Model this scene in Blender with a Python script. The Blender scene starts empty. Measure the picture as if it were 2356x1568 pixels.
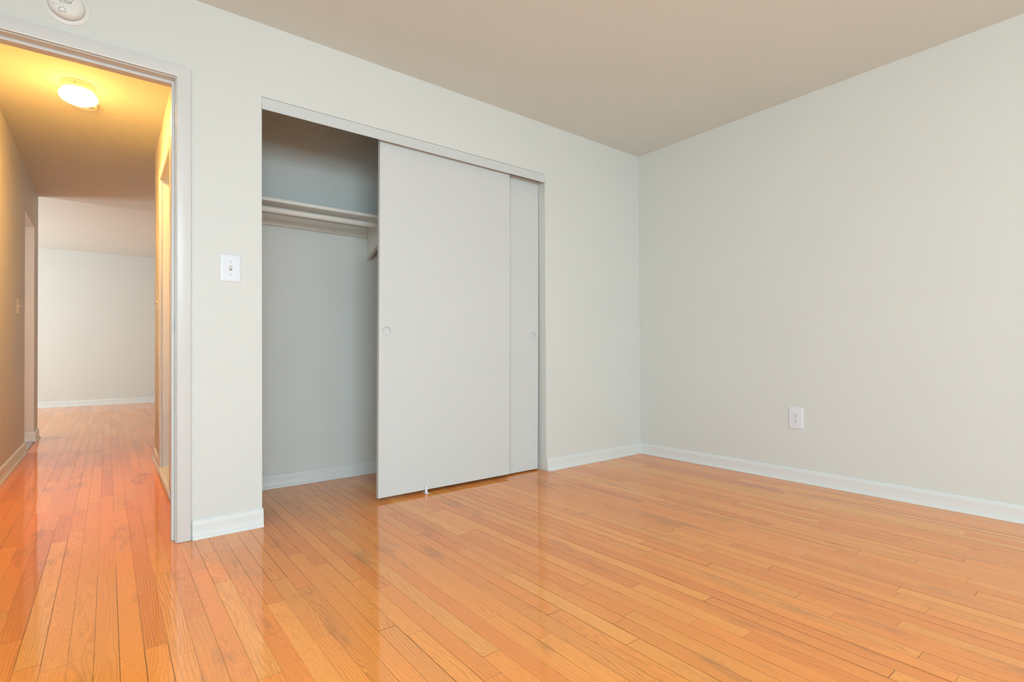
import bpy, bmesh, math, random
from mathutils import Matrix, Vector

random.seed(11)
SC = bpy.context.scene
COL = SC.collection
PI = math.pi

# ------------------------------------------------------------------ camera
F_PX, CAM = 1194.694, (-3.4592, -2.7284, 0.8309)
YAW, PITCH, ROLL, SHIFT = 0.661784, 0.009875, -0.005774, 14.603
fw = Vector((math.sin(YAW) * math.cos(PITCH), math.cos(YAW) * math.cos(PITCH), math.sin(PITCH)))
rt = Vector((math.cos(YAW), -math.sin(YAW), 0.0))
up = rt.cross(fw)
rt2 = rt * math.cos(ROLL) + up * math.sin(ROLL)
up2 = -rt * math.sin(ROLL) + up * math.cos(ROLL)
cd = bpy.data.cameras.new('camera')
cam = bpy.data.objects.new('camera', cd)
COL.objects.link(cam)
cd.sensor_width = 36.0
cd.lens = F_PX / 2356 * 36
cd.shift_y = SHIFT / 2356
cd.clip_start = 0.02
m = Matrix.Identity(4)
for i in range(3):
    m[i][0], m[i][1], m[i][2], m[i][3] = rt2[i], up2[i], -fw[i], CAM[i]
cam.matrix_world = m
SC.camera = cam

# ------------------------------------------------------------------ world, daylight, exposure
SC.view_settings.view_transform = 'Standard'
SC.view_settings.look = 'None'
SC.view_settings.gamma = 1.0
SC.view_settings.use_curve_mapping = False
SC.view_settings.exposure = 0.0
w = bpy.data.worlds.new('daylight')
SC.world = w
w.use_nodes = True
bg = w.node_tree.nodes['Background']
bg.inputs['Color'].default_value = (0.72, 0.90, 1.0, 1)
bg.inputs['Strength'].default_value = 0.25


def daylight(name, loc, direction, sx, sy, power, color):
    """daylight entering through one of the window openings, some of them added for fill"""
    l = bpy.data.lights.new(name, 'AREA')
    l.shape = 'RECTANGLE'
    l.size, l.size_y = sx, sy
    l.energy = power
    l.color = color
    o = bpy.data.objects.new(name, l)
    COL.objects.link(o)
    o.location = loc
    o.rotation_euler = Vector(direction).to_track_quat('-Z', 'Z').to_euler()
    return o


SKY = (0.70, 0.930, 1.055)
daylight('window_daylight', (-1.25, -5.34, 1.50), (0, 1, -0.60), 1.5, 1.3, 29, SKY)
daylight('window_daylight', (-3.72, -5.34, 1.50), (0.05, 1, -0.55), 1.5, 1.3, 122, SKY)  # added unseen window, fills the left side and the closet
daylight('window_daylight', (-4.54, -2.75, 1.50), (1, 0.1, -0.85), 1.5, 1.3, 41, SKY)  # added unseen window, brightens the near floor and right wall
daylight('window_daylight', (-7.52, 6.40, 1.45), (1, 0, 0.45), 2.4, 1.5, 192, (0.79, 0.96, 1.05))
daylight('window_daylight', (-6.02, 3.2, 1.50), (1, 0, 0), 1.2, 1.2, 26, (1.0, 0.86, 0.84))


# ------------------------------------------------------------------ materials
def mat(name):
    mt = bpy.data.materials.new(name)
    mt.use_nodes = True
    nt = mt.node_tree
    return mt, nt, nt.nodes['Principled BSDF']


def paint(name, col, rough=0.5, spec=0.35, bump=0.05, scale=260.0, mottling=0.02, metallic=0.0):
    mt, nt, b = mat(name)
    N, L = nt.nodes, nt.links
    tc = N.new('ShaderNodeTexCoord')
    nz = N.new('ShaderNodeTexNoise')
    nz.inputs['Scale'].default_value = 2.3
    nz.inputs['Detail'].default_value = 3
    L.new(tc.outputs['Object'], nz.inputs['Vector'])
    mx = N.new('ShaderNodeMix')
    mx.data_type = 'RGBA'
    mx.inputs['A'].default_value = (*[c * (1 - mottling) for c in col], 1)
    mx.inputs['B'].default_value = (*[min(1, c * (1 + mottling)) for c in col], 1)
    L.new(nz.outputs['Fac'], mx.inputs['Factor'])
    L.new(mx.outputs['Result'], b.inputs['Base Color'])
    b.inputs['Roughness'].default_value = rough
    b.inputs['Specular IOR Level'].default_value = spec
    b.inputs['Metallic'].default_value = metallic
    if bump:
        n2 = N.new('ShaderNodeTexNoise')
        n2.inputs['Scale'].default_value = scale
        n2.inputs['Detail'].default_value = 2
        L.new(tc.outputs['Object'], n2.inputs['Vector'])
        bp = N.new('ShaderNodeBump')
        bp.inputs['Strength'].default_value = bump
        bp.inputs['Distance'].default_value = 0.002
        L.new(n2.outputs['Fac'], bp.inputs['Height'])
        L.new(bp.outputs['Normal'], b.inputs['Normal'])
    return mt


WALL = paint('wall_paint', (0.735, 0.742, 0.700), 0.55, 0.3, 0.06, 220)
CEIL = paint('ceiling_paint', (0.750, 0.785, 0.750), 0.8, 0.2, 0.05, 160)
DOORP = paint('door_paint', (0.675, 0.685, 0.672), 0.45, 0.35, 0.04, 320, 0.012)
TRIM = paint('trim_gloss_paint', (0.780, 0.785, 0.765), 0.32, 0.45, 0.05, 90, 0.015)
CASE = paint('casing_gloss_paint', (0.715, 0.712, 0.690), 0.30, 0.45, 0.09, 120, 0.02)
SHELFP = paint('shelf_paint', (0.760, 0.740, 0.680), 0.45, 0.35, 0.04, 200)
PLATE = paint('white_plastic', (0.800, 0.820, 0.870), 0.28, 0.45, 0.0)
TOGGLE = paint('switch_plastic', (0.820, 0.810, 0.760), 0.30, 0.45, 0.0)
ALMOND = paint('ivory_plastic', (0.780, 0.740, 0.640), 0.32, 0.45, 0.0)
DETP = paint('detector_plastic', (0.830, 0.815, 0.775), 0.42, 0.4, 0.0)
DARK = paint('dark_slot', (0.030, 0.028, 0.026), 0.6, 0.3, 0.0)
GREYP = paint('grey_plastic', (0.330, 0.330, 0.320), 0.5, 0.3, 0.0)
INK = paint('grey_print', (0.130, 0.125, 0.120), 0.6, 0.2, 0.0)
SCREW = paint('screw_metal', (0.560, 0.560, 0.570), 0.35, 0.5, 0.0, metallic=0.7)
STEEL = paint('brushed_steel', (0.330, 0.320, 0.300), 0.42, 0.5, 0.0, metallic=1.0)
CANOPY = paint('white_enamel', (0.820, 0.800, 0.740), 0.30, 0.45, 0.0)


def marble():
    mt, nt, b = mat('grey_marble')
    N, L = nt.nodes, nt.links
    tc = N.new('ShaderNodeTexCoord')
    nz = N.new('ShaderNodeTexNoise')
    nz.inputs['Scale'].default_value = 26
    nz.inputs['Detail'].default_value = 8
    nz.inputs['Roughness'].default_value = 0.7
    L.new(tc.outputs['Object'], nz.inputs['Vector'])
    r = N.new('ShaderNodeValToRGB')
    r.color_ramp.elements[0].position = 0.33
    r.color_ramp.elements[0].color = (0.18, 0.19, 0.21, 1)
    r.color_ramp.elements[1].position = 0.55
    r.color_ramp.elements[1].color = (0.56, 0.57, 0.58, 1)
    L.new(nz.outputs['Fac'], r.inputs['Fac'])
    L.new(r.outputs['Color'], b.inputs['Base Color'])
    b.inputs['Roughness'].default_value = 0.2
    return mt


def globe_glass():
    mt, nt, b = mat('lit_opal_glass')
    b.inputs['Base Color'].default_value = (0.9, 0.88, 0.8, 1)
    b.inputs['Roughness'].default_value = 0.2
    b.inputs['Emission Color'].default_value = (1.0, 0.485, 0.115, 1)
    N, L = nt.nodes, nt.links
    ge = N.new('ShaderNodeNewGeometry')
    sp_ = N.new('ShaderNodeSeparateXYZ')
    L.new(ge.outputs['Normal'], sp_.inputs[0])
    mr = N.new('ShaderNodeMapRange')            # emission graded by normal: shoulder kept dim to soften the ceiling glow
    mr.inputs['From Min'].default_value = -0.25
    mr.inputs['From Max'].default_value = -0.95
    mr.inputs['To Min'].default_value = 18.0
    mr.inputs['To Max'].default_value = 385.0
    L.new(sp_.outputs['Z'], mr.inputs['Value'])
    L.new(mr.outputs['Result'], b.inputs['Emission Strength'])
    return mt


def oak():
    mt, nt, b = mat('varnished_oak_strips')
    N, L = nt.nodes, nt.links

    def math_(op, a, c=None, clamp=False):
        n = N.new('ShaderNodeMath')
        n.operation = op
        n.use_clamp = clamp
        for k, v in enumerate((a, c)):
            if v is None:
                continue
            if isinstance(v, (int, float)):
                n.inputs[k].default_value = v
            else:
                L.new(v, n.inputs[k])
        return n.outputs[0]

    def mix(fac, a, c, blend='MIX'):
        n = N.new('ShaderNodeMix')
        n.data_type = 'RGBA'
        n.blend_type = blend
        n.clamp_factor = True
        for s, v in (('Factor', fac), ('A', a), ('B', c)):
            if isinstance(v, (int, float)):
                n.inputs[s].default_value = v
            elif isinstance(v, tuple):
                n.inputs[s].default_value = v
            else:
                L.new(v, n.inputs[s])
        return n.outputs['Result']

    def ramp(v, stops):
        r = N.new('ShaderNodeValToRGB')
        e = r.color_ramp.elements
        while len(e) < len(stops):
            e.new(0.5)
        for k, (pos, c) in enumerate(stops):
            e[k].position = pos
            e[k].color = c if len(c) == 4 else (*c, 1)
        L.new(v, r.inputs['Fac'])
        return r.outputs['Color']

    uv = N.new('ShaderNodeUVMap')
    uv.uv_map = 'strip'
    sx = N.new('ShaderNodeSeparateXYZ')
    L.new(uv.outputs['UV'], sx.inputs[0])
    across, along = sx.outputs[0], sx.outputs[1]          # metres from the strip's left edge and near end
    at = N.new('ShaderNodeAttribute')
    at.attribute_name = 'strip_random'
    sr = N.new('ShaderNodeSeparateColor')
    L.new(at.outputs['Color'], sr.inputs[0])
    r1, r2, r3 = sr.outputs[0], sr.outputs[1], sr.outputs[2]
    at2 = N.new('ShaderNodeAttribute')
    at2.attribute_name = 'strip_size'
    s2 = N.new('ShaderNodeSeparateColor')
    L.new(at2.outputs['Color'], s2.inputs[0])
    wid, lng, gap = s2.outputs[0], s2.outputs[1], s2.outputs[2]

    # grain space, different on every strip
    cv = N.new('ShaderNodeCombineXYZ')
    L.new(math_('ADD', across, math_('MULTIPLY', r1, 3.7)), cv.inputs[0])
    L.new(math_('ADD', math_('MULTIPLY', along, 0.10), math_('MULTIPLY', r2, 9.0)), cv.inputs[1])
    L.new(math_('MULTIPLY', r3, 5.0), cv.inputs[2])
    n1 = N.new('ShaderNodeTexNoise')
    n1.inputs['Scale'].default_value = 13
    n1.inputs['Detail'].default_value = 2.5
    n1.inputs['Distortion'].default_value = 0.4
    L.new(cv.outputs[0], n1.inputs['Vector'])
    # flowing growth rings: contours of a stretched noise, tight on some strips and wide on others
    amount = math_('ADD', math_('MULTIPLY', math_('POWER', r3, 1.6), 20.0), 4.0)
    phase = math_('ADD', math_('MULTIPLY', n1.outputs['Fac'], amount), math_('MULTIPLY', across, math_('ADD', math_('MULTIPLY', r1, 110.0), 40.0)))
    nf = N.new('ShaderNodeTexNoise')
    nf.inputs['Scale'].default_value = 60
    nf.inputs['Detail'].default_value = 3
    L.new(cv.outputs[0], nf.inputs['Vector'])
    phase = math_('ADD', phase, math_('MULTIPLY', nf.outputs['Fac'], 0.9))
    band = math_('FRACT', phase)
    band_c = ramp(band, [(0.0, (0.40, 0.32, 0.28)), (0.20, (1.0, 1.0, 1.0)), (0.60, (0.96, 0.94, 0.92)), (1.0, (0.40, 0.32, 0.28))])
    # fine pores, short dark dashes along the strip
    cp = N.new('ShaderNodeCombineXYZ')
    L.new(math_('ADD', math_('MULTIPLY', across, 1300), math_('MULTIPLY', r1, 310)), cp.inputs[0])
    L.new(math_('ADD', math_('MULTIPLY', along, 34), math_('MULTIPLY', r2, 170)), cp.inputs[1])
    n2 = N.new('ShaderNodeTexNoise')
    n2.inputs['Scale'].default_value = 1.0
    n2.inputs['Detail'].default_value = 2
    L.new(cp.outputs[0], n2.inputs['Vector'])
    pores = ramp(n2.outputs['Fac'], [(0.26, (0.52, 0.44, 0.40)), (0.43, (1.0, 1.0, 1.0))])

    base = ramp(r2, [(0.0, (0.900, 0.260, 0.036)), (0.30, (0.970, 0.310, 0.045)), (0.65, (0.990, 0.345, 0.054)),
                     (0.90, (0.970, 0.350, 0.060)), (1.0, (0.995, 0.390, 0.072))])
    # growth rings come and go along a strip
    nb = N.new('ShaderNodeTexNoise')
    nb.inputs['Scale'].default_value = 5
    nb.inputs['Detail'].default_value = 2
    L.new(cv.outputs[0], nb.inputs['Vector'])
    strength = math_('MULTIPLY', ramp(nb.outputs['Fac'], [(0.32, (0.25,) * 3), (0.66, (1.0,) * 3)]), math_('ADD', math_('MULTIPLY', r1, 0.38), 0.16))
    col = mix(strength, base, band_c, 'MULTIPLY')
    col = mix(0.50, col, pores, 'MULTIPLY')
    # slow tone drift along a strip and old grey-brown stains
    tc = N.new('ShaderNodeTexCoord')
    n3 = N.new('ShaderNodeTexNoise')
    n3.inputs['Scale'].default_value = 2.6
    n3.inputs['Detail'].default_value = 4
    L.new(cv.outputs[0], n3.inputs['Vector'])
    drift = ramp(n3.outputs['Fac'], [(0.26, (0.84, 0.78, 0.74)), (0.56, (1.05, 1.05, 1.05))])
    col = mix(0.75, col, drift, 'MULTIPLY')
    mp = N.new('ShaderNodeMapping')
    mp.inputs['Scale'].default_value = (9.0, 2.2, 1.0)
    L.new(tc.outputs['Object'], mp.inputs['Vector'])
    n4 = N.new('ShaderNodeTexNoise')
    n4.inputs['Scale'].default_value = 1.0
    n4.inputs['Detail'].default_value = 5
    n4.inputs['Roughness'].default_value = 0.62
    L.new(mp.outputs['Vector'], n4.inputs['Vector'])
    stain = ramp(n4.outputs['Fac'], [(0.57, (0.0,) * 3), (0.78, (1.0,) * 3)])
    col = mix(math_('MULTIPLY', stain, 0.55), col, (0.17, 0.085, 0.045, 1))
    # paint flecks
    vo = N.new('ShaderNodeTexVoronoi')
    vo.inputs['Scale'].default_value = 7.0
    L.new(tc.outputs['Object'], vo.inputs['Vector'])
    fleck = math_('LESS_THAN', vo.outputs['Distance'], 0.012)
    col = mix(math_('MULTIPLY', fleck, 0.8), col, (0.78, 0.70, 0.55, 1))
    # seams
    e1 = math_('MINIMUM', across, math_('SUBTRACT', wid, across))
    e2 = math_('MINIMUM', along, math_('SUBTRACT', lng, along))
    edge = math_('MINIMUM', e1, e2)
    seam = math_('SUBTRACT', 1.0, math_('DIVIDE', edge, gap, clamp=True), clamp=True)
    seam = math_('POWER', seam, 0.7)
    col = mix(math_('MULTIPLY', seam, math_('ADD', math_('MULTIPLY', math_('FRACT', math_('MULTIPLY', r1, 17.0)), 0.65), 0.30)), col, (0.045, 0.016, 0.007, 1))
    L.new(col, b.inputs['Base Color'])
    b.inputs['Roughness'].default_value = 0.42
    b.inputs['Specular IOR Level'].default_value = 0.12
    b.inputs['Coat IOR'].default_value = 1.95
    b.inputs['Coat Roughness'].default_value = 0.045
    L.new(math_('MULTIPLY', 0.74, math_('SUBTRACT', 1.0, math_('MULTIPLY', seam, 0.85))), b.inputs['Coat Weight'])
    # the varnish follows the slightly uneven, cupped strips
    n5 = N.new('ShaderNodeTexNoise')
    n5.inputs['Scale'].default_value = 3.2
    n5.inputs['Detail'].default_value = 1
    cw = N.new('ShaderNodeCombineXYZ')
    L.new(math_('ADD', math_('MULTIPLY', across, 5.0), math_('MULTIPLY', r1, 50)), cw.inputs[0])
    L.new(math_('ADD', math_('MULTIPLY', along, 1.2), math_('MULTIPLY', r3, 50)), cw.inputs[1])
    L.new(cw.outputs[0], n5.inputs['Vector'])
    h = math_('ADD', math_('MULTIPLY', n5.outputs['Fac'], 0.6), math_('MULTIPLY', n2.outputs['Fac'], 0.035))
    bp = N.new('ShaderNodeBump')
    bp.inputs['Strength'].default_value = 0.22
    bp.inputs['Distance'].default_value = 0.0010
    L.new(h, bp.inputs['Height'])
    L.new(bp.outputs['Normal'], b.inputs['Coat Normal'])
    bp2 = N.new('ShaderNodeBump')
    bp2.inputs['Strength'].default_value = 0.4
    bp2.inputs['Distance'].default_value = 0.0006
    L.new(n2.outputs['Fac'], bp2.inputs['Height'])
    L.new(bp2.outputs['Normal'], b.inputs['Normal'])
    return mt


# ------------------------------------------------------------------ mesh helpers
def link(name, bm, material, parent=None, smooth=False, loc=None):
    me = bpy.data.meshes.new(name)
    bmesh.ops.recalc_face_normals(bm, faces=bm.faces[:])
    bm.to_mesh(me)
    bm.free()
    o = bpy.data.objects.new(name, me)
    COL.objects.link(o)
    if material:
        me.materials.append(material)
    if smooth:
        for p in me.polygons:
            p.use_smooth = True
        try:
            me.set_sharp_from_angle(angle=math.radians(38))
        except Exception:
            pass
    if parent is not None:
        o.parent = parent
    if loc is not None:
        o.location = loc
    return o


def structure(o):
    o['kind'] = 'structure'
    return o


def tag(o, label, cat, group=None):
    o['label'] = label
    o['category'] = cat
    if group:
        o['group'] = group
    return o


def thing(name, loc, label, cat, group=None, rot=None):
    o = bpy.data.objects.new(name, None)
    o.empty_display_size = 0.05
    COL.objects.link(o)
    o.location = loc
    if rot:
        o.rotation_euler = rot
    return tag(o, label, cat, group)


def copy_thing(root, loc, rot, label, group=None):
    r = root.copy()
    COL.objects.link(r)
    r.location = loc
    r.rotation_euler = rot
    r['label'] = label
    if group:
        r['group'] = group
    for ch in list(root.children):
        c = ch.copy()
        COL.objects.link(c)
        c.parent = r
        for g in list(ch.children):
            d = g.copy()
            COL.objects.link(d)
            d.parent = c
    return r


def add_box(bm, x0, x1, y0, y1, z0, z1, bevel=0.0, seg=2):
    t = bmesh.new()
    bmesh.ops.create_cube(t, size=1.0)
    for v in t.verts:
        v.co = Vector((x0 + (v.co.x + .5) * (x1 - x0), y0 + (v.co.y + .5) * (y1 - y0), z0 + (v.co.z + .5) * (z1 - z0)))
    if bevel:
        bmesh.ops.bevel(t, geom=t.edges[:], offset=bevel, segments=seg, profile=0.5, affect='EDGES')
    merge(bm, t)


def merge(bm, t, mtx=None):
    mp = {}
    for v in t.verts:
        mp[v] = bm.verts.new(mtx @ v.co if mtx else v.co)
    for f in t.faces:
        try:
            bm.faces.new([mp[v] for v in f.verts])
        except ValueError:
            pass
    t.free()


def box(name, x0, x1, y0, y1, z0, z1, material, parent=None, bevel=0.0, seg=2):
    bm = bmesh.new()
    add_box(bm, x0, x1, y0, y1, z0, z1, bevel, seg)
    return link(name, bm, material, parent, smooth=bool(bevel))


def cells(xs, ys, zs, holes):
    """solid slab cut by the given holes: one closed mesh"""
    bm = bmesh.new()
    vd = {}

    def V(i, j, k):
        if (i, j, k) not in vd:
            vd[(i, j, k)] = bm.verts.new((xs[i], ys[j], zs[k]))
        return vd[(i, j, k)]

    def solid(i, j, k):
        if not (0 <= i < len(xs) - 1 and 0 <= j < len(ys) - 1 and 0 <= k < len(zs) - 1):
            return False
        c = ((xs[i] + xs[i + 1]) / 2, (ys[j] + ys[j + 1]) / 2, (zs[k] + zs[k + 1]) / 2)
        return not any(h[0] < c[0] < h[1] and h[2] < c[1] < h[3] and h[4] < c[2] < h[5] for h in holes)

    for i in range(len(xs) - 1):
        for j in range(len(ys) - 1):
            for k in range(len(zs) - 1):
                if not solid(i, j, k):
                    continue
                a, b_, c, d, e, f, g, h = (V(i, j, k), V(i + 1, j, k), V(i + 1, j + 1, k), V(i, j + 1, k),
                                           V(i, j, k + 1), V(i + 1, j, k + 1), V(i + 1, j + 1, k + 1), V(i, j + 1, k + 1))
                for (di, dj, dk), q in (((0, 0, -1), (a, d, c, b_)), ((0, 0, 1), (e, f, g, h)), ((0, -1, 0), (a, b_, f, e)),
                                        ((1, 0, 0), (b_, c, g, f)), ((0, 1, 0), (c, d, h, g)), ((-1, 0, 0), (d, a, e, h))):
                    if not solid(i + di, j + dj, k + dk):
                        bm.faces.new(q)
    return bm


def sweep(profile, path, closed_ends=True):
    """profile: (out, height) points; path: list of ((x,y), (nx,ny)) with the outward direction at each station"""
    bm = bmesh.new()
    rings = []
    for (x, y), (nx, ny) in path:
        rings.append([bm.verts.new((x + nx * o, y + ny * o, z)) for o, z in profile])
    n = len(profile)
    for a, b_ in zip(rings, rings[1:]):
        for i in range(n):
            j = (i + 1) % n
            bm.faces.new((a[i], a[j], b_[j], b_[i]))
    if closed_ends:
        bm.faces.new(rings[0])
        bm.faces.new(rings[-1][::-1])
    return bm


def lathe(profile, seg=48, axis='Z', caps=True):
    """profile: (radius, height) from bottom to top; axis Z, or Y with height running towards -y (off a wall)"""
    bm = bmesh.new()
    rings = []
    for r, h in profile:
        if r < 1e-6:
            rings.append([bm.verts.new((0, 0, h))])
        else:
            rings.append([bm.verts.new((r * math.cos(2 * PI * k / seg), r * math.sin(2 * PI * k / seg), h)) for k in range(seg)])
    for a, b_ in zip(rings, rings[1:]):
        for k in range(seg):
            q = [a[k % len(a)], a[(k + 1) % len(a)], b_[(k + 1) % len(b_)], b_[k % len(b_)]]
            q = list(dict.fromkeys(q))
            if len(q) > 2:
                bm.faces.new(q)
    if caps:
        for r in (rings[0], rings[-1]):
            if len(r) > 2:
                bm.faces.new(r)
    if axis == 'Y':
        bmesh.ops.rotate(bm, verts=bm.verts[:], cent=(0, 0, 0), matrix=Matrix.Rotation(PI / 2, 3, 'X'))
    return bm


def text_mesh(body, size, material, name, parent, loc, depth=0.0004):
    cu = bpy.data.curves.new(name, 'FONT')
    cu.body = body
    cu.size = size
    cu.align_x = 'CENTER'
    cu.extrude = depth / 2
    tmp = bpy.data.objects.new(name, cu)
    COL.objects.link(tmp)
    dg = bpy.context.evaluated_depsgraph_get()
    me = bpy.data.meshes.new_from_object(tmp.evaluated_get(dg))
    bpy.data.objects.remove(tmp)
    o = bpy.data.objects.new(name, me)
    COL.objects.link(o)
    me.materials.clear()
    me.materials.append(material)
    o.parent = parent
    o.location = loc
    o.rotation_euler = (PI / 2, 0, 0)
    return o


# ------------------------------------------------------------------ room shell
H = 2.44          # bedroom and hall ceiling
HL = 2.52         # living room ceiling
DX0, DX1, DZ = -3.978, -3.209, 2.073      # rough opening of the bedroom doorway
CX0, CX1, CZ = -2.869, -1.033, 2.083      # closet opening
HLX, HRX = -4.016, -3.160                 # faces of the hall walls
OY0, OY1, OZ = 3.305, 4.030, 2.062        # cased opening in the hall's left wall
LY = 8.27                                 # far living room wall

# floor: one mesh of oak strips, running straight through bedroom, closet, hall and living room
STRIP = 0.0557


def build_floor():
    verts, faces, uvs, rnd, siz = [], [], [], [], []
    k0, k1 = int((-7.6 + 3.432) / STRIP), int(3.432 / STRIP) + 1
    for k in range(k0, k1):
        x0 = -3.432 + k * STRIP
        xm = x0 + STRIP / 2
        y_lo = -5.35 if xm > -4.55 else 1.9
        y = y_lo - random.random() * 0.8
        while y < LY:
            ln = random.choice((0.32, 0.45, 0.6, 0.75, 0.95, 1.2, 1.5)) * random.uniform(0.85, 1.15)
            y1 = min(y + ln, LY + 0.05)
            a, b_ = max(y, y_lo), y1
            if b_ - a < 0.06:
                y = y1
                continue
            tilt = random.gauss(0, 0.00010)
            crown = random.uniform(-0.00006, 0.00012)
            pitch = random.gauss(0, 0.00008)
            base = -0.0004
            r = (random.random(), random.random(), random.random())
            g = random.choice((0.0006, 0.0008, 0.0010, 0.0012, 0.0015, 0.0019))
            nseg = max(2, int((b_ - a) / 0.35) + 1)
            i0 = len(verts)
            for s in range(nseg + 1):
                yy = a + (b_ - a) * s / nseg
                for t in range(3):
                    c = t / 2
                    # the strips bow a little towards the window wall in the middle of the room
                    bow = 0.035 * math.exp(-((x0 + STRIP * c + 2.0) / 0.42) ** 2) * max(0.0, min(1.0, (-0.3 - yy) / 1.3))
                    z = base + tilt * (c - .5) * 2 + crown * (1 - (2 * c - 1) ** 2) + pitch * (2 * s / nseg - 1)
                    verts.append((x0 + STRIP * c + bow, yy, z))
            for s in range(nseg):
                for t in range(2):
                    p = i0 + s * 3 + t
                    faces.append((p, p + 1, p + 4, p + 3))
                    for (cs, ct) in ((s, t), (s, t + 1), (s + 1, t + 1), (s + 1, t)):
                        uvs.append((STRIP * ct / 2, (b_ - a) * cs / nseg))
                        rnd.append((*r, 1))
                        siz.append((STRIP, b_ - a, g, 1))
            y = y1
    # the dark underfloor slab beneath the strips
    i0 = len(verts)
    for z in (-0.08, -0.003):
        for (x, y) in ((-7.6, -5.4), (0.1, -5.4), (0.1, LY + 0.1), (-7.6, LY + 0.1)):
            verts.append((x, y, z))
    for q in ((0, 3, 2, 1), (4, 5, 6, 7), (0, 1, 5, 4), (1, 2, 6, 5), (2, 3, 7, 6), (3, 0, 4, 7)):
        faces.append(tuple(i0 + i for i in q))
        for _ in range(4):
            uvs.append((0.0, 0.0))
            rnd.append((0.1, 0.1, 0.1, 1))
            siz.append((STRIP, 1.0, 0.001, 1))
    me = bpy.data.meshes.new('floor')
    me.from_pydata(verts, [], faces)
    uvl = me.uv_layers.new(name='strip')
    a1 = me.color_attributes.new('strip_random', 'FLOAT_COLOR', 'CORNER')
    a2 = me.color_attributes.new('strip_size', 'FLOAT_COLOR', 'CORNER')
    uvl, a1, a2 = me.uv_layers['strip'], me.color_attributes['strip_random'], me.color_attributes['strip_size']
    uvl.data.foreach_set('uv', [c for u in uvs for c in u])
    a1.data.foreach_set('color', [c for u in rnd for c in u])
    a2.data.foreach_set('color', [c for u in siz for c in u])
    for p in me.polygons:
        p.use_smooth = True
    me.materials.append(oak())
    o = bpy.data.objects.new('floor', me)
    COL.objects.link(o)
    return structure(o)


build_floor()

# ceiling: bedroom, closet, hall; the living room's is a little higher
bm = bmesh.new()
add_box(bm, -7.6, 0.1, -5.4, 4.36, H, H + 0.2)
add_box(bm, -7.6, 0.1, 4.36, LY + 0.1, HL, H + 0.2)
structure(link('ceiling', bm, CEIL))

# closet wall (with doorway and closet opening)
structure(link('wall_back', cells([-4.6, DX0, DX1, CX0, CX1, 0.0], [0.0, 0.11], [0.0, DZ, CZ, H],
                                  [(DX0, DX1, -1, 1, -1, DZ), (CX0, CX1, -1, 1, -1, CZ)]), WALL))
structure(box('wall_right', 0.0, 0.1, -5.4, LY + 0.1, 0.0, HL, WALL))
structure(link('wall_left', cells([-4.6, -4.5], [-5.3, -3.5, -2.0, 0.0], [0.0, 0.85, 2.15, H],
                                  [(-5, -4, -3.5, -2.0, 0.85, 2.15)]), WALL))
WIN = [(-2.0, -0.5), (-4.47, -2.97)]  # right-hand window, then the left one added to fill the room with light
structure(link('wall_front', cells([-4.6, -4.47, -2.97, -2.0, -0.5, 0.0], [-5.4, -5.3], [0.0, 0.85, 2.15, H],
                                   [(a, b_, -6, -5, 0.85, 2.15) for a, b_ in WIN]), WALL))
for i, (a, b_) in enumerate(WIN):
    bm = bmesh.new()
    for (x0, x1, z0, z1) in ((a - .07, a, .78, 2.22), (b_, b_ + .07, .78, 2.22), (a, b_, 2.15, 2.22), (a - .0, b_ + .0, .78, .85)):
        add_box(bm, x0, x1, -5.3, -5.28, z0, z1, 0.004)
    for (x0, x1, z0, z1) in ((a, a + .04, .85, 2.15), (b_ - .04, b_, .85, 2.15), (a + .04, b_ - .04, 2.11, 2.15), (a + .04, b_ - .04, .85, .89),
                             (a + .04, b_ - .04, 1.48, 1.52)):
        add_box(bm, x0, x1, -5.325, -5.305, z0, z1)
    structure(link('window_%d' % (i + 1), bm, TRIM))  # the left one is an added fill window, out of view

bm = bmesh.new()
for (ya, yb, z0, z1) in ((-3.57, -3.5, .78, 2.22), (-2.0, -1.93, .78, 2.22), (-3.5, -2.0, 2.15, 2.22), (-3.5, -2.0, .78, .85)):
    add_box(bm, -4.5, -4.48, ya, yb, z0, z1, 0.004)
for (ya, yb, z0, z1) in ((-3.5, -3.46, .85, 2.15), (-2.04, -2.0, .85, 2.15), (-3.46, -2.04, 2.11, 2.15), (-3.46, -2.04, .85, .89), (-3.46, -2.04, 1.48, 1.52)):
    add_box(bm, -4.525, -4.505, ya, yb, z0, z1)
structure(link('window_3', bm, TRIM))  # unseen left wall window, added for its light on the floor

# closet interior
structure(box('wall_closet_back', -3.06, -0.85, 0.73, 0.83, 0.0, H, WALL))
structure(box('wall_closet_right', -0.95, -0.85, 0.11, 0.73, 0.0, H, WALL))

# hall
hr_open = (0.86, 1.585, 2.045)
structure(link('wall_hall_right', cells([HRX, -3.06], [0.11, hr_open[0], hr_open[1], 2.29], [0.0, hr_open[2], H],
                                        [(-4, -3, hr_open[0], hr_open[1], -1, hr_open[2])]), WALL))
structure(box('wall_living_near', -3.06, 0.0, 2.19, 2.29, 0.0, HL, WALL))
structure(link('wall_hall_left', cells([HLX - 0.118, HLX], [0.11, OY0, OY1, 4.36], [0.0, OZ, H],
                                       [(-5, -4, OY0, OY1, -1, OZ)]), WALL))
structure(box('wall_kitchen_back', -7.5, HLX - 0.118, 4.26, 4.36, 0.0, HL, WALL))
structure(box('wall_kitchen_front', -6.0, HLX - 0.118, 1.95, 2.05, 0.0, H, WALL))
structure(box('wall_far', -7.5, 0.0, LY, LY + 0.1, 0.0, HL, WALL))
structure(link('wall_living_left', cells([-7.6, -7.5], [4.26, 5.2, 7.6, LY + 0.1], [0.0, 0.7, 2.2, HL],
                                         [(-8, -7, 5.2, 7.6, .7, 2.2)]), WALL))
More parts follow.
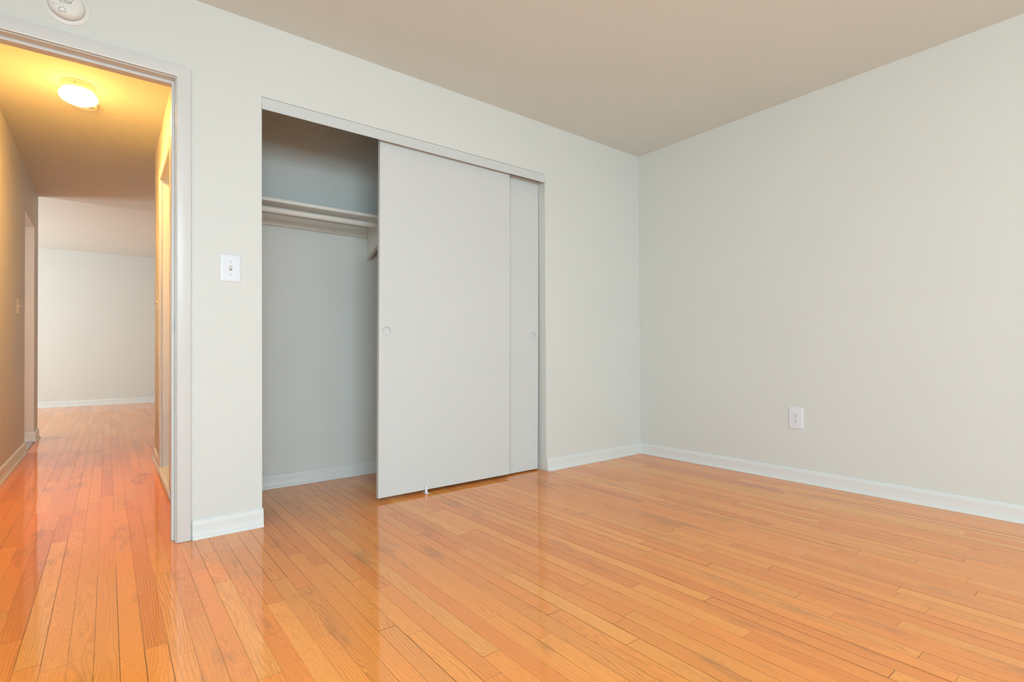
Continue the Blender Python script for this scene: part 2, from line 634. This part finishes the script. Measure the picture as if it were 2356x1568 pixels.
structure(link('wall_kitchen_left', cells([-6.1, -6.0], [1.95, 2.6, 3.8, 4.26], [0.0, 0.9, 2.1, H],
                                          [(-7, -5.5, 2.6, 3.8, .9, 2.1)]), WALL))

# ------------------------------------------------------------------ baseboards
BP = [(0.0, 0.0), (0.020, 0.0), (0.0195, 0.006), (0.017, 0.012), (0.0132, 0.016), (0.0120, 0.018), (0.0118, 0.056), (0.0112, 0.066),
      (0.0090, 0.075), (0.0055, 0.0815), (0.0015, 0.0845), (0.0, 0.085)]


def baseboard(name, path, scale=1.0):
    prof = [(o, z * scale) for o, z in BP]
    return structure(link(name, sweep(prof, path), TRIM, smooth=True))


E_ = 0.0005
baseboard('baseboard_pier', [((-3.159, -E_), (0, -1)), ((CX0 + .004, -E_), (0, -1))], 1.03)
baseboard('baseboard_back', [((CX1, -E_), (0, -1)), ((-E_, -E_), (-1, -1)), ((-E_, -5.3), (-1, 0))])
baseboard('baseboard_closet', [((-3.06, 0.7295), (0, -1)), ((-0.951, 0.7295), (-1, -1)), ((-0.951, 0.12), (-1, 0))])
baseboard('baseboard_hall_left', [((HLX + E_, 0.2), (1, 0)), ((HLX + E_, OY0), (1, 0))], 1.12)
baseboard('baseboard_jamb', [((HLX - .12, OY1 - E_), (0, -1)), ((HLX + E_, OY1 - E_), (1, -1)), ((HLX + E_, 4.3605), (1, 1)), ((-4.6, 4.3605), (0, 1))], 1.12)
baseboard('baseboard_hall_right', [((HRX - E_, 1.665), (-1, 0)), ((HRX - E_, 2.2905), (-1, 1)), ((-2.2, 2.2905), (0, 1))], 1.12)
baseboard('baseboard_far', [((-7.49, LY - E_), (0, -1)), ((-0.01, LY - E_), (0, -1))], 1.12)

# ------------------------------------------------------------------ bedroom doorway: casing, jamb, stop
IX0, IX1, IZ = -3.965, -3.222, 2.060     # clear faces of the jamb


def frame_ring(bm, x0, x1, ztop, w, y0, y1, bevel):
    """two legs and a head, mitred"""
    pts_o = [(x0 - w, 0.0), (x0 - w, ztop + w), (x1 + w, ztop + w), (x1 + w, 0.0)]
    pts_i = [(x0, 0.0), (x0, ztop), (x1, ztop), (x1, 0.0)]
    t = bmesh.new()
    vo = [[t.verts.new((x, y, z)) for x, z in pts_o] for y in (y0, y1)]
    vi = [[t.verts.new((x, y, z)) for x, z in pts_i] for y in (y0, y1)]
    for k in range(3):
        t.faces.new((vo[0][k], vo[0][k + 1], vi[0][k + 1], vi[0][k]))
        t.faces.new((vo[1][k], vi[1][k], vi[1][k + 1], vo[1][k + 1]))
        t.faces.new((vo[0][k], vo[1][k], vo[1][k + 1], vo[0][k + 1]))
        t.faces.new((vi[0][k], vi[0][k + 1], vi[1][k + 1], vi[1][k]))
    for k in (0, 3):
        t.faces.new((vo[0][k], vi[0][k], vi[1][k], vo[1][k]))
    if bevel:
        bmesh.ops.bevel(t, geom=[e for e in t.edges if len(e.link_faces) == 2], offset=bevel, segments=2, profile=0.6, affect='EDGES')
    merge(bm, t)


bm = bmesh.new()
frame_ring(bm, IX0 - .004, IX1 + .004, IZ + .004, 0.0545, -0.014, -0.0005, 0.0055)
structure(link('trim_1', bm, CASE, smooth=True))                   # casing on the bedroom side
bm = bmesh.new()
frame_ring(bm, IX0, IX1, IZ, 0.013, 0.0, 0.11, 0.0)
frame_ring(bm, IX0 + .012, IX1 - .012, IZ - .012, 0.012, 0.040, 0.075, 0.002)
structure(link('trim_2', bm, CASE))                                # jamb lining and door stop

# hall side: door in the right wall with casing and raised sill
bm = bmesh.new()
y0, y1, zt = hr_open
t = bmesh.new()
frame_ring(t, y0 + .012, y1 - .012, zt - .012, 0.078, 0.0005, 0.018, 0.003)
frame_ring(t, y0 + .012, y1 - .012, zt - .012, 0.012, -0.10, 0.0, 0.0)
frame_ring(t, y0 + .026, y1 - .026, zt - .026, 0.014, -0.075, -0.040, 0.0)
merge(bm, t, Matrix(((0, -1, 0, HRX), (1, 0, 0, 0), (0, 0, 1, 0), (0, 0, 0, 1))))
structure(link('trim_3', bm, TRIM, smooth=True))
structure(box('door_1', -3.120, -3.085, y0 + .015, y1 - .015, 0.075, zt - .016, DOORP))
bm = bmesh.new()
add_box(bm, HRX - 0.026, -3.07, y0 - .05, y1 + .068, 0.0, 0.055, 0.016, 4)
structure(link('trim_4', bm, TRIM, smooth=True))

# ------------------------------------------------------------------ strike plate on the jamb
sp = thing('strike_plate', (IX1 - 0.0004, 0.022, 0.958), 'small steel strike plate with a dark latch hole in the doorway jamb', 'strike plate')
bm = cells([-0.0012, 0.0], [-0.0185, -0.006, 0.008, 0.0145], [-0.029, -0.012, 0.012, 0.029], [(-1, 1, -0.006, 0.008, -0.012, 0.012)])
link('plate', bm, STEEL, sp)
box('latch_hole', -0.0003, 0.0002, -0.006, 0.008, -0.012, 0.012, DARK, sp)
for z in (-0.021, 0.021):
    b2 = lathe([(0.0, 0.0008), (0.0034, 0.0006), (0.0034, 0.0)], 16)
    bmesh.ops.rotate(b2, verts=b2.verts[:], cent=(0, 0, 0), matrix=Matrix.Rotation(-PI / 2, 3, 'Y'))
    link('screw', b2, SCREW, sp, True, (-0.0012, -0.002, z))

# ------------------------------------------------------------------ closet: track, two sliding doors, guide
tr = thing('closet_track', ((CX0 + CX1) / 2, 0.0, 2.02), 'white metal closet door track with a plain fascia above the sliding doors', 'door track')
bm = bmesh.new()
xl, xr = CX0 + .0004 - tr.location.x, CX1 - .001 - tr.location.x
sec = [(-0.0015, 0.0600), (0.0010, 0.0605), (0.0010, 0.0580), (-0.0035, 0.006), (-0.0060, 0.0), (-0.0085, 0.0005), (-0.0062, 0.008)]
ra = [bm.verts.new((xl, y, z)) for y, z in sec]
rb = [bm.verts.new((xr - (0.006 if z < .03 else 0.0), y, z)) for y, z in sec]
for i in range(len(sec)):
    j = (i + 1) % len(sec)
    bm.faces.new((ra[i], ra[j], rb[j], rb[i]))
bm.faces.new(ra)
bm.faces.new(rb[::-1])
link('fascia', bm, DOORP, tr)
bm = bmesh.new()
for (ya, yb, za, zb) in ((0.012, 0.104, 0.0595, 0.0625), (0.053, 0.056, 0.054, 0.0595), (0.101, 0.104, 0.054, 0.0595)):
    add_box(bm, xl + .002, xr - .002, ya, yb, za, zb)
link('rail', bm, SHELFP, tr)


def sliding_door(name, x0, x1, y0, y1, z0, z1, px, pz, pr, shear, label):
    """hollow-core slab with a recessed round finger pull"""
    d = thing(name, (x0, y0, z0), label, 'closet door')
    wd, ht, th = x1 - x0, z1 - z0, y1 - y0
    cx, cz = px - x0, pz - z0
    bm = bmesh.new()
    n = 32
    ring = [(cx + pr * math.cos(2 * PI * k / n), cz + pr * math.sin(2 * PI * k / n)) for k in range(n)]
    q = pr * 1.3
    sq = [(cx + q, cz), (cx + q, cz + q), (cx, cz + q), (cx - q, cz + q), (cx - q, cz), (cx - q, cz - q), (cx, cz - q), (cx + q, cz - q)]
    rv = [bm.verts.new((x, 0, z)) for x, z in ring]
    sv = [bm.verts.new((x, 0, z)) for x, z in sq]
    for k in range(8):
        for s in range(4):
            i = k * 4 + s - 2
            bm.faces.new((sv[k], rv[(i + 1) % n], rv[i % n]))
        bm.faces.new((sv[k], sv[(k + 1) % 8], rv[(k * 4 + 2) % n]))
    # front face grid round the square
    xs = [0, cx - q, cx, cx + q, wd]
    zs = [0, cz - q, cz, cz + q, ht]
    gv = {}
    for (x, z), v in zip(sq, sv):
        gv[(round(x, 5), round(z, 5))] = v

    def G(x, z):
        kk = (round(x, 5), round(z, 5))
        if kk not in gv:
            gv[kk] = bm.verts.new((x, 0, z))
        return gv[kk]
    for i in range(4):
        for j in range(4):
            if i in (1, 2) and j in (1, 2):
                continue
            bm.faces.new((G(xs[i], zs[j]), G(xs[i + 1], zs[j]), G(xs[i + 1], zs[j + 1]), G(xs[i], zs[j + 1])))
    # sides and back
    border = [(x, 0) for x in xs] + [(wd, z) for z in zs[1:]] + [(x, ht) for x in xs[-2::-1]] + [(0, z) for z in zs[-2:0:-1]]
    bv = [bm.verts.new((x, th, z)) for x, z in border]
    for k in range(len(border)):
        j = (k + 1) % len(border)
        bm.faces.new((G(*border[k]), bv[k], bv[j], G(*border[j])))
    bm.faces.new(bv)
    # the drilled hole
    hb = [bm.verts.new((x, 0.011, z)) for x, z in ring]
    for k in range(n):
        bm.faces.new((rv[k], rv[(k + 1) % n], hb[(k + 1) % n], hb[k]))
    bm.faces.new(hb[::-1])
    es = [e for e in bm.edges if e.verts[0].co.y == 0 and e.verts[1].co.y == 0 and
          all(min(v.co.x, wd - v.co.x) < 1e-6 for v in e.verts) and abs(e.verts[0].co.x - e.verts[1].co.x) < 1e-6]
    bmesh.ops.bevel(bm, geom=es, offset=0.002, segments=2, profile=0.5, affect='EDGES')
    for v in bm.verts:                       # slab sheared sideways so its edges follow their apparent tilt in camera view
        v.co.x += shear * (v.co.z / ht - 0.5)
    link('slab', bm, DOORP, d)
    cup = lathe([(0.0, 0.0), (pr * .93, 0.0), (pr * .95, 0.002), (pr * .95, 0.0100), (pr * 1.0, 0.0114), (pr * 1.10, 0.0118), (pr * 1.13, 0.0112),
                 (pr * 1.14, 0.0106), (pr * 0.985, 0.0106), (pr * 0.985, -0.0004), (0.0, -0.0004)], 40, 'Y', caps=False)
    link('finger_pull', cup, DOORP, d, True, (cx + shear * (cz / ht - .5), 0.0106, cz))
    return d


sliding_door('closet_door', -2.258, -1.335, 0.024, 0.050, 0.021, 2.050, -2.212, 0.955, 0.0262, 0.018,
             'front sliding closet door, flat white slab with finger pull near its left edge')
sliding_door('closet_door', -1.960, -1.046, 0.066, 0.092, 0.010, 2.048, -1.094, 0.947, 0.0262, 0.022,
             'rear sliding closet door, mostly hidden, only a narrow white strip beside the closet jamb shows')
gd = thing('floor_guide', (-1.971, 0.014, 0.0), 'tiny white plastic floor guide clipped under the front closet door', 'door guide')
box('tab', -0.008, 0.008, -0.001, 0.0045, 0.003, 0.044, PLATE, gd, 0.0012)
bm = bmesh.new()
add_box(bm, -0.004, 0.016, -0.006, 0.050, 0.0002, 0.0035, 0.001)
link('foot', bm, PLATE, gd, True)

# ------------------------------------------------------------------ closet shelf and rod
SX = -2.030
sh = thing('closet_shelf', (-2.0, 0.73, 1.70), 'cream painted closet shelf board on a wall cleat with a diagonal bracket', 'shelf')
box('board', -3.055 + 2.0, -0.955 + 2.0, 0.43 - .73, -0.0005, 0.0, 0.019, SHELFP, sh, 0.0012)
box('cleat', -3.055 + 2.0, SX - .0115 + 2.0, -0.019, -0.0005, -0.072, -0.0005, SHELFP, sh, 0.001)
bm = bmesh.new()
out = [(0.0, -0.0005), (0.0, -0.224), (-0.262, -0.106), (-0.266, -0.0640)]
for k in range(9):      # notch that carries the rod
    a = -PI * .5 + PI * (k / 8)
    out.append((-0.277 + 0.0182 * math.cos(a), -0.045 + 0.0182 * math.sin(a)))
out.append((-0.277, -0.0005))
va = [bm.verts.new((SX + 2.0 - .011, y - .0005, z)) for y, z in out]
vb = [bm.verts.new((SX + 2.0 + .011, y - .0005, z)) for y, z in out]
for i in range(len(out)):
    j = (i + 1) % len(out)
    bm.faces.new((va[i], va[j], vb[j], vb[i]))
bm.faces.new(va)
bm.faces.new(vb[::-1])
link('bracket', bm, SHELFP, sh)
bm = lathe([(0.0175, -1.052), (0.0175, 1.047)], 32)
bmesh.ops.rotate(bm, verts=bm.verts[:], cent=(0, 0, 0), matrix=Matrix.Rotation(PI / 2, 3, 'Y'))
rod = link('closet_rod', bm, SHELFP, None, True, (-2.003, 0.4525, 1.6550))
tag(rod, 'round cream wooden clothes rod running under the front of the closet shelf', 'closet rod')


# ------------------------------------------------------------------ switches and outlet
def cover_plate(parent, wd, ht, th=0.006, holes=None, material=PLATE):
    """pillow-edged plate standing on the plane y=0, front towards -y"""
    bm = bmesh.new()
    hx, hz = wd / 2, ht / 2
    xs, zs = [-hx, hx], [-hz, hz]
    lev = [(0.0, 0.0), (0.0, 0.0022), (0.0012, 0.0036), (0.0045, 0.0052), (0.0085, th)]
    rings = []
    for ins, h in lev:
        rings.append([bm.verts.new((x * (hx - ins), -h, z * (hz - ins))) for x, z in ((-1, -1), (1, -1), (1, 1), (-1, 1))])
    for a, b_ in zip(rings, rings[1:]):
        for k in range(4):
            bm.faces.new((a[k], a[(k + 1) % 4], b_[(k + 1) % 4], b_[k]))
    bm.faces.new(rings[-1])
    bm.faces.new(rings[0][::-1])
    return link('cover_plate', bm, material, parent)


def switch(name, loc, rot, wd, ht, label, plate_mat, toggle_mat, toggle_up=True):
    s = thing(name, loc, label, 'light switch', None, rot)
    cover_plate(s, wd, ht, material=plate_mat)
    fr = bmesh.new()
    for (x0, x1, z0, z1) in ((-.0062, -.0050, -.0128, .0128), (.0050, .0062, -.0128, .0128), (-.005, .005, .0116, .0128), (-.005, .005, -.0128, -.0116)):
        add_box(fr, x0, x1, -0.0068, -0.0058, z0, z1)
    link('slot_frame', fr, toggle_mat, s)
    box('slot', -.0050, .0050, -0.0063, -0.0058, -.0116, .0116, GREYP, s)
    t = bmesh.new()
    add_box(t, -.0042, .0042, -0.0175, -0.0060, -.0062, .0062, 0.0016, 2)
    bmesh.ops.rotate(t, verts=t.verts[:], cent=(0, -0.004, 0), matrix=Matrix.Rotation(math.radians(28 if toggle_up else -28), 3, 'X'))
    bmesh.ops.translate(t, verts=t.verts[:], vec=(0, 0, 0.0012 if toggle_up else -0.0012))
    link('toggle', t, toggle_mat, s, True)
    for z in (-0.0302, 0.0302):
        b2 = lathe([(0.0036, 0.0), (0.0036, 0.0009), (0.0026, 0.0015), (0.0, 0.0017)], 20, 'Y')
        sc = link('screw', b2, SCREW, s, True, (0, -0.0060, z))
    return s


switch('light_switch', (-3.0045, -0.0003, 1.233), None, 0.088, 0.130,
       'white light switch plate on the bedroom wall between doorway and closet', PLATE, TOGGLE, False)
switch('light_switch', (HLX + .0003, 2.845, 1.213), (0, 0, PI / 2), 0.075, 0.122,
       'light switch with protruding toggle on the left hall wall', ALMOND, ALMOND, False)
switch('light_switch', (HRX - .0003, 1.915, 1.222), (0, 0, -PI / 2), 0.075, 0.124,
       'light switch plate seen edge-on, on the right hall wall past the side door', ALMOND, ALMOND, True)

ol = thing('power_outlet', (-0.0003, -1.2265, 0.4035), 'white duplex power outlet low on the bare right-hand bedroom wall', 'outlet', None, (0, 0, PI / 2 * 3 + PI))
ol.rotation_euler = (0, 0, -PI / 2)
cover_plate(ol, 0.0885, 0.1365)
for z in (0.0195, -0.0195):
    bm = bmesh.new()
    n = 36
    r, flat = 0.0172, 0.0142
    ring = [(r * math.cos(2 * PI * k / n), max(-flat, min(flat, r * math.sin(2 * PI * k / n)))) for k in range(n)]
    a = [bm.verts.new((x, -0.0058, zz)) for x, zz in ring]
    b_ = [bm.verts.new((x, -0.0074, zz)) for x, zz in ring]
    c = [bm.verts.new((x * .95, -0.0078, zz * .95)) for x, zz in ring]
    for k in range(n):
        j = (k + 1) % n
        bm.faces.new((a[k], a[j], b_[j], b_[k]))
        bm.faces.new((b_[k], b_[j], c[j], c[k]))
    bm.faces.new(c)
    rc = link('receptacle', bm, PLATE, ol, False, (0, 0, z))
    for (sx_, hh) in ((-0.0063, 0.0042), (0.0063, 0.0034)):
        box('slot', sx_ - .0011, sx_ + .0011, -0.00795, -0.0077, 0.0028 - hh, 0.0028 + hh, DARK, rc)
    b2 = lathe([(0.0024, 0.0), (0.0024, 0.0002), (0.0, 0.0002)], 16, 'Y')
    link('ground_hole', b2, DARK, rc, False, (0, -0.00775, -0.0082))
link('screw', lathe([(0.0030, 0.0), (0.0030, 0.0008), (0.0, 0.0013)], 18, 'Y'), SCREW, ol, True, (0, -0.006, 0))

# ------------------------------------------------------------------ smoke detector above the doorway
sd = thing('smoke_detector', (-3.591, -0.0003, 2.2295), 'round white smoke detector with printed cover and test button above the doorway', 'smoke detector')
link('mounting_plate', lathe([(0.0735, 0.0), (0.0735, 0.002), (0.071, 0.0042), (0.061, 0.0060), (0.0, 0.0060)], 64, 'Y'), DETP, sd, True)
link('shadow_gap', lathe([(0.0550, 0.0060), (0.0550, 0.0100), (0.0, 0.0100)], 64, 'Y'), INK, sd)
link('cover', lathe([(0.0, 0.0095), (0.0575, 0.0095), (0.0585, 0.0115), (0.0580, 0.021), (0.0550, 0.0290), (0.0480, 0.0350), (0.037, 0.0385), (0.022, 0.0400), (0.0, 0.0404)], 64, 'Y'),
     DETP, sd, True)
# test button: a D-shaped pad with a grey outline
bm = bmesh.new()
pad = [(0.0095 * math.cos(a), 0.0095 * math.sin(a)) for a in [PI * k / 14 - 0.0 for k in range(15)]] + [(-0.0095, -0.0050), (0.0095, -0.0050)]
a = [bm.verts.new((x, 0.0, z)) for x, z in pad]
b_ = [bm.verts.new((x * .93, -0.0022, z * .93)) for x, z in pad]
for k in range(len(pad)):
    j = (k + 1) % len(pad)
    bm.faces.new((a[k], a[j], b_[j], b_[k]))
bm.faces.new(b_)
bm.faces.new(a[::-1])
bt = link('test_button', bm, DETP, sd, False, (-0.011, -0.0378, -0.0375))
bt.rotation_euler = (math.radians(16), 0, 0)
bm = bmesh.new()
a = [bm.verts.new((x * 1.13, 0, z * 1.13 - .0003)) for x, z in pad]
b_ = [bm.verts.new((x * 1.0, 0, z * 1.0)) for x, z in pad]
c = [bm.verts.new((x * 1.13, -.0007, z * 1.13 - .0003)) for x, z in pad]
d = [bm.verts.new((x * 1.0, -.0007, z * 1.0)) for x, z in pad]
for k in range(len(pad)):
    j = (k + 1) % len(pad)
    bm.faces.new((c[k], c[j], d[j], d[k]))
    bm.faces.new((a[k], a[j], c[j], c[k]))
    bm.faces.new((b_[k], d[k], d[j], b_[j]))
ln = link('button_outline', bm, INK, bt, False, (0, 0.0002, 0))
link('status_light', lathe([(0.0018, 0.0), (0.0018, 0.0008), (0.0, 0.0010)], 14, 'Y'), INK, sd, False, (-0.0375, -0.0362, -0.0205))
text_mesh('First Alert', 0.0125, INK, 'lettering', sd, (-0.004, -0.0405, 0.0075))
text_mesh('10-YEAR', 0.0120, INK, 'lettering', sd, (-0.003, -0.0403, -0.0050))
box('underline', -0.021, 0.013, -0.0403, -0.0394, -0.0085, -0.0073, INK, sd)
bm = bmesh.new()
arc = [(0.058 * math.cos(t_) - .005, -0.088 + 0.072 * math.sin(t_)) for t_ in [math.radians(60 + 60 * k / 16) for k in range(17)]]
arc = [(x, z) for x, z in arc]
prev = None
for x, z in arc:
    r = math.hypot(x, z)
    y = -0.0400 if r < 0.03 else -0.0392
    p0, p1 = bm.verts.new((x, y - 0.0004, z)), bm.verts.new((x, y - 0.0004, z + .0009))
    p2, p3 = bm.verts.new((x, y + 0.002, z)), bm.verts.new((x, y + 0.002, z + .0009))
    if prev:
        bm.faces.new((prev[0], p0, p1, prev[1]))
        bm.faces.new((prev[1], p1, p3, prev[3]))
        bm.faces.new((prev[0], prev[2], p2, p0))
    prev = (p0, p1, p2, p3)
link('cover_groove', bm, ALMOND, sd)

# ------------------------------------------------------------------ hall ceiling: lamp and detector
GLOBE = globe_glass()
lp = thing('ceiling_lamp', (-3.598, 1.285, H), 'lit round flush-mount lamp with white glass globe on the hall ceiling', 'ceiling lamp')
link('canopy', lathe([(0.0, 0.0), (0.083, -0.0), (0.0845, -0.003), (0.083, -0.006), (0.0805, -0.008), (0.0795, -0.036), (0.0775, -0.0385), (0.0, -0.0385)], 64, caps=False), CANOPY, lp, True)
prof = [(0.0, -0.116)]
for k in range(1, 17):
    a = -PI / 2 + k / 16 * (PI / 2 + math.radians(38))
    prof.append((0.0935 * math.cos(a), -0.069 + (0.047 if a < 0 else 0.040) * math.sin(a)))
prof.append((0.0705, -0.040))
prof.append((0.0, -0.040))
link('globe', lathe(prof, 64, caps=False), GLOBE, lp, True)
for k in range(3):
    a = math.radians(-100 + 120 * k)
    b2 = lathe([(0.003, 0.0), (0.003, 0.004), (0.0, 0.0045)], 14, 'Y')
    bmesh.ops.rotate(b2, verts=b2.verts[:], cent=(0, 0, 0), matrix=Matrix.Rotation(a + PI / 2, 3, 'Z'))
    link('set_screw', b2, STEEL, lp, True, (0.0795 * math.cos(a), 0.0795 * math.sin(a), -0.022))
hd = thing('smoke_detector', (-3.575, 1.545, H), 'smoke detector on the hall ceiling, half hidden behind the lit lamp', 'smoke detector')
link('mounting_plate', lathe([(0.0, 0.0), (0.066, 0.0), (0.068, -0.004), (0.067, -0.008), (0.0, -0.008)], 48, caps=False), DETP, hd, True)
link('cover', lathe([(0.0, -0.008), (0.0625, -0.008), (0.063, -0.022), (0.058, -0.029), (0.045, -0.033), (0.0, -0.034)], 48, caps=False), DETP, hd, True)
for k in range(4):
    box('vent_slot', 0.018 + k * .008, 0.022 + k * .008, -0.032, -0.014, -0.0346, -0.0322, INK, hd)

# ------------------------------------------------------------------ marble saddle in the hall opening
sa = box('door_saddle', HLX - 0.112, HLX + 0.006, OY0 + .002, OY1 - .022, 0.0, 0.012, marble(), None, 0.004, 2)
tag(sa, 'grey marble door saddle on the floor of the left hall opening', 'threshold')
